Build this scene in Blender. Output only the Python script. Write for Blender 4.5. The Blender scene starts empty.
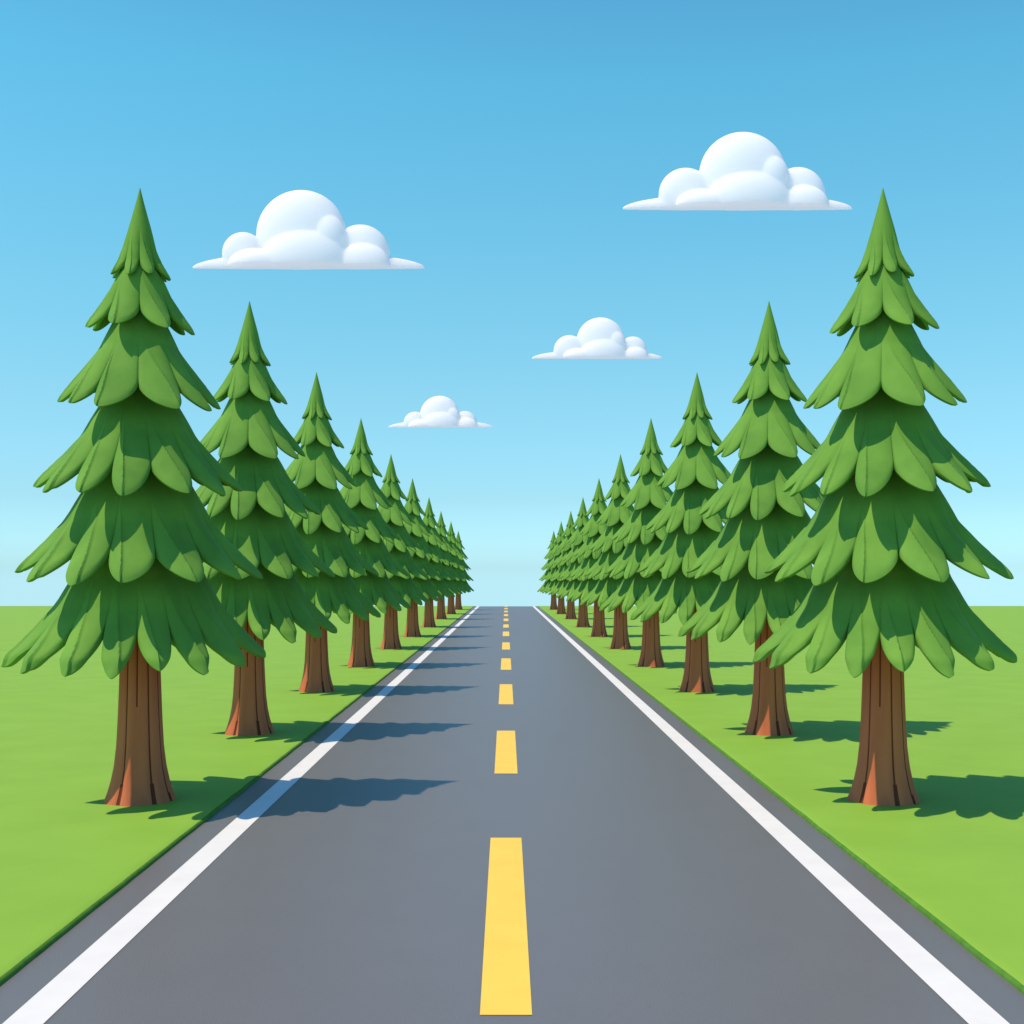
import bpy, bmesh, math, random
from mathutils import Vector, noise
R = math.radians
scene = bpy.context.scene
C = scene.collection
EYE, F, VX, VY = 2.86, 1200.0, 506.0, 581.0      # eye height (m), focal length and vanishing point the layout was measured with
SRC_EL, SRC_AZ = 61.0, 23.0                        # sun: elevation, and how far it stands behind the camera's left
TURF = 0.04                                       # turf stands this much above the asphalt

# ------------------------------------------------------------------ helpers
def link(name, mesh, mat=None, parent=None, loc=None):
    o = bpy.data.objects.new(name, mesh); C.objects.link(o)
    if mat: mesh.materials.append(mat)
    if parent: o.parent = parent
    if loc: o.location = loc
    return o

def mesh_from(name, verts, faces, smooth=True):
    me = bpy.data.meshes.new(name); me.from_pydata(verts, [], faces)
    bm = bmesh.new(); bm.from_mesh(me); bmesh.ops.recalc_face_normals(bm, faces=bm.faces); bm.to_mesh(me); bm.free()
    if smooth: me.polygons.foreach_set('use_smooth', [True]*len(me.polygons))
    me.update(); return me

def tag(o, label=None, cat=None, group=None, kind=None):
    for k, v in (('label', label), ('category', cat), ('group', group), ('kind', kind)):
        if v: o[k] = v

def lerp(tab, y):
    if y <= tab[0][0]: return tab[0][1]
    for (a, ra), (b, rb) in zip(tab, tab[1:]):
        if y <= b:
            t = (y-a)/(b-a); return ra+(rb-ra)*t
    return tab[-1][1]

def new_mat(name):
    m = bpy.data.materials.new(name); m.use_nodes = True
    nt = m.node_tree; return m, nt, nt.nodes['Principled BSDF']

def noisy(name, c1, c2, scale=3.0, rough=0.8, spec=0.2, bump=0.0, bscale=40, detail=5, stretch=(1,1,1), extra=None):
    m, nt, p = new_mat(name)
    tc = nt.nodes.new('ShaderNodeTexCoord'); mp = nt.nodes.new('ShaderNodeMapping')
    mp.inputs['Scale'].default_value = stretch
    nt.links.new(tc.outputs['Object'], mp.inputs[0])
    n = nt.nodes.new('ShaderNodeTexNoise'); n.inputs['Scale'].default_value = scale; n.inputs['Detail'].default_value = detail
    nt.links.new(mp.outputs[0], n.inputs['Vector'])
    r = nt.nodes.new('ShaderNodeValToRGB')
    r.color_ramp.elements[0].position = .32; r.color_ramp.elements[1].position = .68
    r.color_ramp.elements[0].color = (*c1, 1); r.color_ramp.elements[1].color = (*c2, 1)
    nt.links.new(n.outputs[0], r.inputs[0]); nt.links.new(r.outputs[0], p.inputs['Base Color'])
    p.inputs['Roughness'].default_value = rough; p.inputs['Specular IOR Level'].default_value = spec
    if bump:
        b = nt.nodes.new('ShaderNodeTexNoise'); b.inputs['Scale'].default_value = bscale; b.inputs['Detail'].default_value = 3
        nt.links.new(mp.outputs[0], b.inputs['Vector'])
        bp = nt.nodes.new('ShaderNodeBump'); bp.inputs['Strength'].default_value = bump; bp.inputs['Distance'].default_value = .02
        nt.links.new(b.outputs[0], bp.inputs['Height']); nt.links.new(bp.outputs[0], p.inputs['Normal'])
    return m

# ------------------------------------------------------------------ materials
M_needles = noisy('fir_needles', (.105, .26, .042), (.17, .37, .058), scale=1.6, rough=.7, spec=.08, bump=.12, bscale=9, stretch=(1, 1, .35))
M_bark = noisy('bark', (.52, .145, .066), (.60, .18, .082), scale=6, rough=.85, spec=.12, bump=.35, bscale=14, stretch=(1, 1, .12))
M_furrow = noisy('bark_furrow', (.13, .036, .024), (.17, .05, .03), scale=6, rough=.9, spec=.05, stretch=(1, 1, .12))
M_grass = noisy('mown_grass', (.225, .45, .050), (.25, .485, .056), scale=.9, rough=.75, spec=.15, bump=.10, bscale=30)
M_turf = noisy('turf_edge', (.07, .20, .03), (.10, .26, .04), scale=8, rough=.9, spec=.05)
M_road = noisy('asphalt', (.146, .150, .156), (.151, .155, .161), scale=1.4, rough=.46, spec=.85, bump=.15, bscale=60)
M_white = noisy('white_paint', (.76, .79, .76), (.81, .84, .81), scale=2.5, rough=.6, spec=.3)
M_yellow = noisy('yellow_paint', (.90, .62, .085), (.93, .66, .10), scale=2.5, rough=.6, spec=.3)
M_bounce = noisy('pale_bounce_ground', (.42, .50, .54), (.48, .56, .60), scale=.05)  # unseen ground, given an invented pale tone to bounce light onto cloud undersides
M_cloud, nt, p = new_mat('cloud_white')
p.inputs['Base Color'].default_value = (.97, .97, .97, 1); p.inputs['Roughness'].default_value = 1
p.inputs['Specular IOR Level'].default_value = 0
p.inputs['Subsurface Weight'].default_value = 1; p.inputs['Subsurface Radius'].default_value = (1, 1, 1)
p.inputs['Subsurface Scale'].default_value = 14

# ------------------------------------------------------------------ ground: flat as far as the crest, then falling away
CREST, RAD = 134.0, 150.0
def gz(y):
    if y <= CREST: return 0.0
    d = y-CREST; b = RAD*.09
    return -d*d/(2*RAD) if d < b else -(b*b/(2*RAD)+(d-b)*.09)
YS = [-400, -60, -10, 0, 5, 10, 20, 30, 45, 60, 80, 100, 120, CREST] + [CREST+i*1.0 for i in range(1, 15)] + [160, 220, 400, 900, 2500, 7000]
def strip(name, x0, x1, z, mat, kind, parent=None, ys=YS, side=0, edge_mat=None):
    """a sheet from x0 to x1 following the ground; side -1 / +1 closes its x0 / x1 edge with a turf face"""
    vs, fs = [], []
    xs = [x0, x1]
    for y in ys:
        for x in xs: vs.append((x, y, gz(y)+z))
    for i in range(len(ys)-1): fs.append((2*i, 2*i+1, 2*i+3, 2*i+2))
    me = bpy.data.meshes.new(name); me.from_pydata(vs, [], fs); me.update()
    o = link(name, me, mat, parent)
    tag(o, kind=kind)
    return o

ROAD = 3.575
strip('ground', -6000, 6000, -.30, M_bounce, 'structure')
road = strip('road', -ROAD-.03, ROAD+.03, 0, M_road, 'structure')

def dash_rows(a, b):
    return [a] + [y for y in YS if a < y < b] + [b]
for s in (-1, 1):
    xa, xb = sorted((s*2.985, s*3.250))
    e = strip('edge_line', xa, xb, .004, M_white, None, road)
for a, b in ((-14.6, -9.2), (-3.4, 2.0), (7.9, 13.35), (17.8, 22.9), (27.8, 33.2), (38.6, 44.3), (50.0, 55.8), (62.2, 67.8), (73.5, 79.0), (85.6, 91.3),
             (97.6, 103.4), (109.6, 115.2), (121.5, 127.0), (133.0, 138.0)):
    strip('centre_dash', -.172, .172, .004, M_yellow, None, road, ys=dash_rows(a, b))

# lawn: thick turf with a rounded, slightly uneven lip along the asphalt
def lawn(s, name):
    ys = []
    y = -30.0
    while y < 150: ys.append(y); y += .25 if y < 40 else 1.0
    ys = [-100] + ys + [165, 190]
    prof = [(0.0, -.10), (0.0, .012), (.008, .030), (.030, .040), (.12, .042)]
    vs, fs = [], []
    for y in ys:
        j = .010*noise.noise(Vector((s*5, y*1.7, 0))) + .006*noise.noise(Vector((s*9, y*6, 2)))
        for dx, z in prof: vs.append((s*(ROAD+dx+j), y, gz(y)+z))
        for X in (1.5, 6, 30, 110): vs.append((s*(ROAD+X), y, gz(y)+.042))
    n = len(prof)+4
    mi = []
    for i in range(len(ys)-1):
        for k in range(n-1):
            a = i*n+k; f = (a, a+1, a+n+1, a+n)
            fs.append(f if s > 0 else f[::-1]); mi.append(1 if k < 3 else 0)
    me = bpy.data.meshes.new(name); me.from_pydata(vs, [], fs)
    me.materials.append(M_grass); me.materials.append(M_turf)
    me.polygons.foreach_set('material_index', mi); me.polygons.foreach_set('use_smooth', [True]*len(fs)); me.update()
    for p_ in me.polygons:
        if p_.normal.z < -.01: p_.flip()
    o = link(name, me); tag(o, kind='structure'); return o
lawn(-1, 'lawn'); lawn(1, 'lawn')

# ------------------------------------------------------------------ fir tree, drawn in units of the measured near tree (px), then scaled to metres
S = (EYE-TURF)/219.0
BASE = 800.0
# each tier: outline (height mark y, radius), notch height above the tips, lobe centres in degrees (0 faces the road's near end)
TIERS = [
 dict(fall=2, prof=[(188,0.3),(200,3.2),(214,6.9),(232,11.8),(250,17.0),(264,22.5),(273,27.5),(279,31.5)], rise=17,
      lobes=[-72,-20,17,72,116,160,-160,-116]),
 dict(fall=6, prof=[(238,5),(262,14),(279,22.5),(292,29),(305,36),(318,44),(326,49.5),(331,53)], rise=22,
      lobes=[-75,-27,26,74,118,160,-160,-118]),
 dict(fall=16, prof=[(285,10),(308,18),(326,27),(350,38.5),(368,51),(384,63),(396,71.5),(404,77.5)], rise=24,
      lobes=[-84,-50,-25,22,50,80,106,132,160,-160,-134,-110]),
 dict(fall=13, prof=[(360,16),(384,27),(407,38.5),(436,55.5),(454,70),(470,84.5),(481,94.5),(489,101.5)], rise=27,
      lobes=[-86,-54,-29,-8,23,47,79,106,132,158,-176,-150,-118]),
 dict(fall=11, prof=[(435,26),(462,38),(493,55),(524,73.5),(541,87.5),(556,101.5),(566,111.5),(574,119.5)], rise=29,
      lobes=[-86,-54,-28,-7,25,50,78,106,132,158,-176,-150,-118]),
 dict(fall=5, prof=[(515,38),(545,51),(578,64.5),(608,83),(626,98),(642,112.5),(652,123),(660,127)], rise=32,
      lobes=[-85,-54,-30,-11,8,26,48,78,106,132,158,-176,-150,-118]),
]
def tier_mesh(ti, T):
    rnd = random.Random(40+ti)
    prof = T['prof']; y0, y1 = prof[0][0], prof[-1][0]; rise = T['rise']; rt = prof[-1][1]
    L = sorted(T['lobes']); n = len(L)
    K = 40                                         # columns per lobe
    NV = 44
    cols = []
    for i in range(n):
        c = L[i]; pr = L[i-1] if i else L[-1]-360; nx = L[i+1] if i < n-1 else L[0]+360
        a, b = (pr+c)/2, (c+nx)/2
        big = rnd.uniform(-1, 1)
        jit = rnd.uniform(-.035, .035)
        for k in range(K):
            t = -1+2*k/K
            if k == 0: q = rnd.choice((-.4, -.3, -.2, -.1, -.5))
            # ease columns so the tip is round and the notch is sharp
            t2 = t
            ang = c+(c-a)*t2 if t2 < 0 else c+(b-c)*t2
            wid = min(c-a, b-c)
            cols.append((ang, t2, wid, big, q, i))
    vs, fs = [], []
    nc = len(cols)
    rows = []
    thick = 2.4+.036*rt
    def ridge(t, q0, s):
        # a pointed leaf lies over the left of each lobe and ends in a small step; the rest slopes away behind it
        sp = min(1, max(0, (s-.42)/.58))
        q = max(-.85, min(.6, q0+.12-.6*(1-sp)+.55*(math.sin(math.pi*min(1, sp*.68))-.35)))
        st = .30*min(1, sp*4)
        if t < q: return ((1+t)/(1+q))**.8
        d = min(1, (t-q)/.06)
        return (1-st*d)*((1-t)/(1-q))**.75
    for ang, t, wid, big, q, li in cols:
        at = abs(t)
        lob = (1-at**1.55)**.74 if at < 1 else 0     # 1 at the tip, 0 in the notch
        cphi = math.cos(R(ang)); yend = y1 - 1.08*rise*(1.0+.10*big)*(1-lob) + rise*.10*big*lob + T['fall']*(cphi if cphi > 0 else 1.3*cphi)
        col = []
        for v in range(NV+1):
            s = v/NV
            s2 = s**.9
            y = y0+(yend-y0)*s2
            r = lerp(prof, y)
            w = max(0, (y-(y0+(y1-y0)*.42))/((y1-y0)*.58)); w = w*w*(3-2*w) if w < 1 else 1
            rd = ridge(t, q, s); rr = .74*rd+.26*math.sqrt(max(0, 1-t*t))
            # lobes stand out and the grooves between them sink in, more towards the tips
            amp = (.165*rt+1.6)*(wid/24)**.6
            r += amp*w*(rr-.90)
            if y > y1: r += (y-y1)*.9
            # rounding of the lobe's lower edge
            e = (yend-y)/(thick*1.5)
            if e < 1: r -= thick*.42*(1-e)**2
            col.append((r, y))
        re, ye = col[-1]
        # underside: roll round the edge, then run back up inside
        col.append((re-thick*.30, ye+thick*.10))
        col.append((re-thick*.75, ye+thick*.02))
        col.append((re-thick*1.25, ye-thick*.45))
        for h in (.25, .5, .75, 1.0):
            yy = ye-thick*.45-(rise*1.25)*h
            col.append((max(.5, lerp(prof, yy)-thick*1.6-h*thick*.6), yy))
        a = R(ang)
        for r, y in col:
            vs.append((r*math.sin(a)*S, -r*math.cos(a)*S, (BASE-y)*S))
    m = NV+1+3+4
    for i in range(nc):
        j = (i+1) % nc
        for k in range(m-1):
            fs.append((i*m+k, i*m+k+1, j*m+k+1, j*m+k))
    me = bpy.data.meshes.new('tier'); me.from_pydata(vs, [], fs)
    me.polygons.foreach_set('use_smooth', [True]*len(fs)); me.update()
    me.set_sharp_from_angle(angle=R(30))
    return me

def trunk_mesh():
    tab = [(600,17.5),(640,18.6),(675,19.8),(715,21.2),(745,22.8),(765,25.0),(780,28.0),(791,31.2),(800,34.5),(806,37.0)]
    ys = [600, 620, 640, 660, 675, 690, 705, 720, 735, 745, 755, 765, 773, 780, 786, 791, 796, 800, 806]
    N = 180; vs, fs = [], []
    rnd = random.Random(5)
    gro = [(-38, 1.0, 600), (24, 1.0, 600), (-8, .7, 705), (62, .9, 600), (98, .8, 600), (140, 1, 600), (185, .8, 640), (228, 1, 600), (276, .9, 600)]
    for y in ys:
        for k in range(N):
            a = 360*k/N
            r = lerp(tab, y)
            fl = max(0, (y-745)/55)
            d = 0
            for g, w, ymax in gro:
                gg = g
                da = (a-gg+180) % 360-180
                ext = 1 if (ymax < 700 or y < 700) else 0
                d += -ext*w*(1.2+.8*fl)*math.exp(-(da/4.6)**2)
                d += ext*w*(.5+.9*fl)*math.exp(-((da-16)/12)**2)
            r += d
            an = R(a)
            vs.append((r*math.sin(an)*S, -r*math.cos(an)*S, (BASE-y)*S))
    for i in range(len(ys)-1):
        for k in range(N):
            j = (k+1) % N
            fs.append((i*N+k, (i+1)*N+k, (i+1)*N+j, i*N+j))
    mi = []
    for i in range(len(ys)-1):
        for k in range(N):
            a = 360*(k+.5)/N; y = (ys[i]+ys[i+1])/2
            hw = 2.0+1.6*max(0, (y-745)/55)
            mi.append(int(any(abs((a-g+180) % 360-180) < hw*w and (ymax < 700 or y < 700) for g, w, ymax in gro)))
    me = mesh_from('trunk', vs, fs)
    me.materials.append(M_bark); me.materials.append(M_furrow)
    me.polygons.foreach_set('material_index', mi)
    return me

root = bpy.data.objects.new('fir_tree', None); C.objects.link(root)
link('trunk', trunk_mesh(), None, root)
crown = link('crown', tier_mesh(0, TIERS[0]), M_needles, root)
for i, T in enumerate(TIERS[1:], 1):
    link('branch_tier', tier_mesh(i, T), M_needles, crown)

def copy_tree(o, parent=None):
    c = o.copy(); C.objects.link(c); c.parent = parent
    for ch in list(o.children): copy_tree(ch, c)
    return c

# foot of each tree as measured: (x, y) in the picture's plane, turned into metres on the lawn
LEFT = [(140,800),(249.5,733),(316.5,691),(361,666),(391,648.5),(412.5,636.5),(429,627),(441,619),(451,614),(458.3,609.6)]
RIGHT = [(883,800),(769,733),(697,691),(651,666),(620.5,648.5),(599,636.5),(583,627),(570.8,619),(561.2,614),(553.7,609.6)]
ORD = ['nearest', 'second', 'third', 'fourth', 'fifth', 'sixth', 'seventh', 'third to last', 'second to last', 'farthest']
def label(side, k):
    row = 'row on the %s side of the road' % side
    if k == 0:
        return ('largest fir left of the road, its shadow falling over the white edge line in front' if side == 'left'
                else 'largest fir right of the road, nearest the viewer, its shadow falling on grass')
    if k == 9: return 'smallest fir, farthest of the %s' % row
    if k in (7, 8): return 'small distant fir, %s of the %s' % (ORD[k], row)
    return '%s fir from the near end of the %s' % (ORD[k], row)
GROW = [1, 1.017, 1.037, 1.044, 1.031, 1.022, 1.012, 1.02, 1.008, .99]
first = True
for side, pts in (('left', LEFT), ('right', RIGHT)):
    for k, (px, py) in enumerate(pts):
        o = root if first else copy_tree(root); first = False
        y = EYE*F/(py-VY); x = (px-VX)*y/F
        y *= (EYE-TURF)/EYE; x *= (EYE-TURF)/EYE
        o.location = (x, y, TURF)
        o.rotation_euler = (0, 0, -math.atan2(x, y))
        o.scale = (GROW[k],)*3
        tag(o, label(side, k), 'fir tree', 'fir trees lining the road')

# ------------------------------------------------------------------ clouds: heaped puffs on a flat base
def cloud(D, xL, xR, yb, puffs, lab, seed):
    """D metres away; puffs are (x, y, radius) as measured; everything becomes metres at that distance"""
    k = D/F
    rnd = random.Random(seed)
    cx = (xL+xR)/2
    bm = bmesh.new()
    def ball(x, y, rx, ry, rz, dy=0):
        r = bmesh.ops.create_icosphere(bm, subdivisions=5, radius=1)
        bmesh.ops.scale(bm, verts=r['verts'], vec=(rx*k, ry*k, rz*k))
        bmesh.ops.translate(bm, verts=r['verts'], vec=((x-cx)*k, dy*k, (yb-y)*k))
    W = xR-xL
    ball(cx, yb, W/2, W*.07, W*.068)
    for i, (x, y, r) in enumerate(puffs):
        ball(x, y, r, r*.72, r, 0)
    # smaller puffs swelling out of the front
    b = puffs[0]
    ball(b[0]+b[2]*.10, yb-b[2]*.15, b[2]*.95, b[2]*.62, b[2]*.68, -b[2]*.42)
    ball(b[0]-b[2]*.95, yb-b[2]*.02, b[2]*.62, b[2]*.45, b[2]*.36, -b[2]*.48)
    ball(b[0]+b[2]*.62, b[1]+b[2]*.10, b[2]*.40, b[2]*.42, b[2]*.50, -b[2]*.34)
    ball(puffs[2][0]+3*b[2]/45, yb-b[2]*.02, puffs[2][2]*.95, b[2]*.4, puffs[2][2]*.75, -b[2]*.38)
    for v in bm.verts:
        v.co.y *= .22 if v.co.y > 0 else .55
    g = bmesh.ops.bisect_plane(bm, geom=bm.verts[:]+bm.edges[:]+bm.faces[:], plane_co=(0, 0, 0), plane_no=(0, 0, -1), clear_outer=True)
    ed = [e for e in g['geom_cut'] if isinstance(e, bmesh.types.BMEdge)]
    bmesh.ops.holes_fill(bm, edges=ed, sides=0)
    bmesh.ops.recalc_face_normals(bm, faces=bm.faces)
    me = bpy.data.meshes.new('cloud'); bm.to_mesh(me); bm.free()
    o = link('cloud', me)
    md = o.modifiers.new('union', 'REMESH'); md.mode = 'VOXEL'; md.voxel_size = W*k/260; md.use_smooth_shade = True
    dg = bpy.context.evaluated_depsgraph_get()
    me2 = bpy.data.meshes.new_from_object(o.evaluated_get(dg)); o.modifiers.clear(); o.data = me2
    me2.materials.clear(); me2.materials.append(M_cloud)
    me2.polygons.foreach_set('use_smooth', [True]*len(me2.polygons))
    o.location = ((cx-VX)*k, D, EYE+(VY-yb)*k)
    tag(o, lab, 'cloud', 'flat based white clouds', 'thing')
cloud(700, 192, 425.5, 268.6, [(301.4,235.3,45), (243,253,20.8), (360.5,254,29.3)], 'large white cloud above the row of firs left of the road', 1)
cloud(800, 622, 853, 209.5, [(742.7,176,43.7), (685.6,195,27), (798,194.5,27.2)], 'highest and largest white cloud, right of the road beside the tallest fir', 2)
cloud(1100, 531.5, 663, 358.8, [(600.6,341.5,24), (569.4,351,15.8), (633,350.5,14)], 'middle sized white cloud low over the right edge of the road', 3)
cloud(1300, 388, 493.5, 427.5, [(439.7,415.5,19.7), (415,423,11.3), (465,423,11.9)], 'smallest and lowest white cloud left of the road end', 4)

# ------------------------------------------------------------------ daylight
w = bpy.data.worlds.new('World'); scene.world = w; w.use_nodes = True
nt = w.node_tree; bg = nt.nodes['Background']
tc = nt.nodes.new('ShaderNodeTexCoord'); sep = nt.nodes.new('ShaderNodeSeparateXYZ'); nt.links.new(tc.outputs['Generated'], sep.inputs[0])
mx = nt.nodes.new('ShaderNodeMath'); mx.operation = 'MAXIMUM'; mx.inputs[1].default_value = .012; nt.links.new(sep.outputs[2], mx.inputs[0])
cmb = nt.nodes.new('ShaderNodeCombineXYZ')
nt.links.new(sep.outputs[0], cmb.inputs[0]); nt.links.new(sep.outputs[1], cmb.inputs[1]); nt.links.new(mx.outputs[0], cmb.inputs[2])
sky = nt.nodes.new('ShaderNodeTexSky'); sky.sky_type = 'NISHITA'; sky.sun_disc = False
sky.sun_elevation = R(SRC_EL); sky.sun_rotation = R(270-SRC_AZ); sky.air_density = 1.0; sky.dust_density = .6; sky.ozone_density = 1.5
nt.links.new(cmb.outputs[0], sky.inputs[0])
ramp = nt.nodes.new('ShaderNodeValToRGB')
nt.links.new(sep.outputs[2], ramp.inputs[0])
mul = nt.nodes.new('ShaderNodeMix'); mul.data_type = 'RGBA'; mul.blend_type = 'MULTIPLY'; mul.inputs[0].default_value = 1
nt.links.new(sky.outputs[0], mul.inputs[6]); nt.links.new(ramp.outputs[0], mul.inputs[7])
nt.links.new(mul.outputs[2], bg.inputs[0])
TINT = [(0, (0.672, 1.173, 1.704)), (0.0673, (0.582, 0.934, 1.109)), (0.1491, (0.646, 1.077, 1.068)), (0.228, (0.637, 1.227, 1.146)), (0.3026, (0.608, 1.334, 1.246)), (0.3853, (0.538, 1.425, 1.322)), (0.46, (0.52, 1.28, 1.28)), (0.56, (0.42, 0.80, 1.08)), (0.72, (0.34, 0.52, .95))]
SKY_STRENGTH = .15
er = ramp.color_ramp
while len(er.elements) > 1: er.elements.remove(er.elements[0])
er.elements[0].position = TINT[0][0]; er.elements[0].color = (*TINT[0][1], 1)
for p_, c_ in TINT[1:]:
    e_ = er.elements.new(p_); e_.color = (*c_, 1)
bg.inputs['Strength'].default_value = SKY_STRENGTH

sd = bpy.data.lights.new('sun', 'SUN'); sd.energy = 4.1; sd.angle = R(.5); sd.color = (1, .79, .57)
so = bpy.data.objects.new('sun', sd); C.objects.link(so)
el, az = R(SRC_EL), R(SRC_AZ)
to_sun = Vector((-math.cos(el)*math.cos(az), -math.cos(el)*math.sin(az), math.sin(el)))
so.rotation_euler = to_sun.to_track_quat('Z', 'Y').to_euler(); so.location = (0, 0, 60)

cd = bpy.data.cameras.new('camera'); cam = bpy.data.objects.new('camera', cd); C.objects.link(cam)
cam.location = (0, 0, EYE); cam.rotation_euler = (R(90), 0, 0)
cd.sensor_width = 36; cd.lens = 36*F/1024; cd.shift_x = (512-VX)/1024; cd.shift_y = (VY-512)/1024
cd.clip_start = .1; cd.clip_end = 20000
scene.camera = cam
scene.cycles.diffuse_bounces = 1; scene.cycles.max_bounces = 6
vs_ = scene.view_settings
vs_.view_transform = 'Standard'; vs_.look = 'None'; vs_.exposure = 0; vs_.gamma = 1; vs_.use_curve_mapping = False
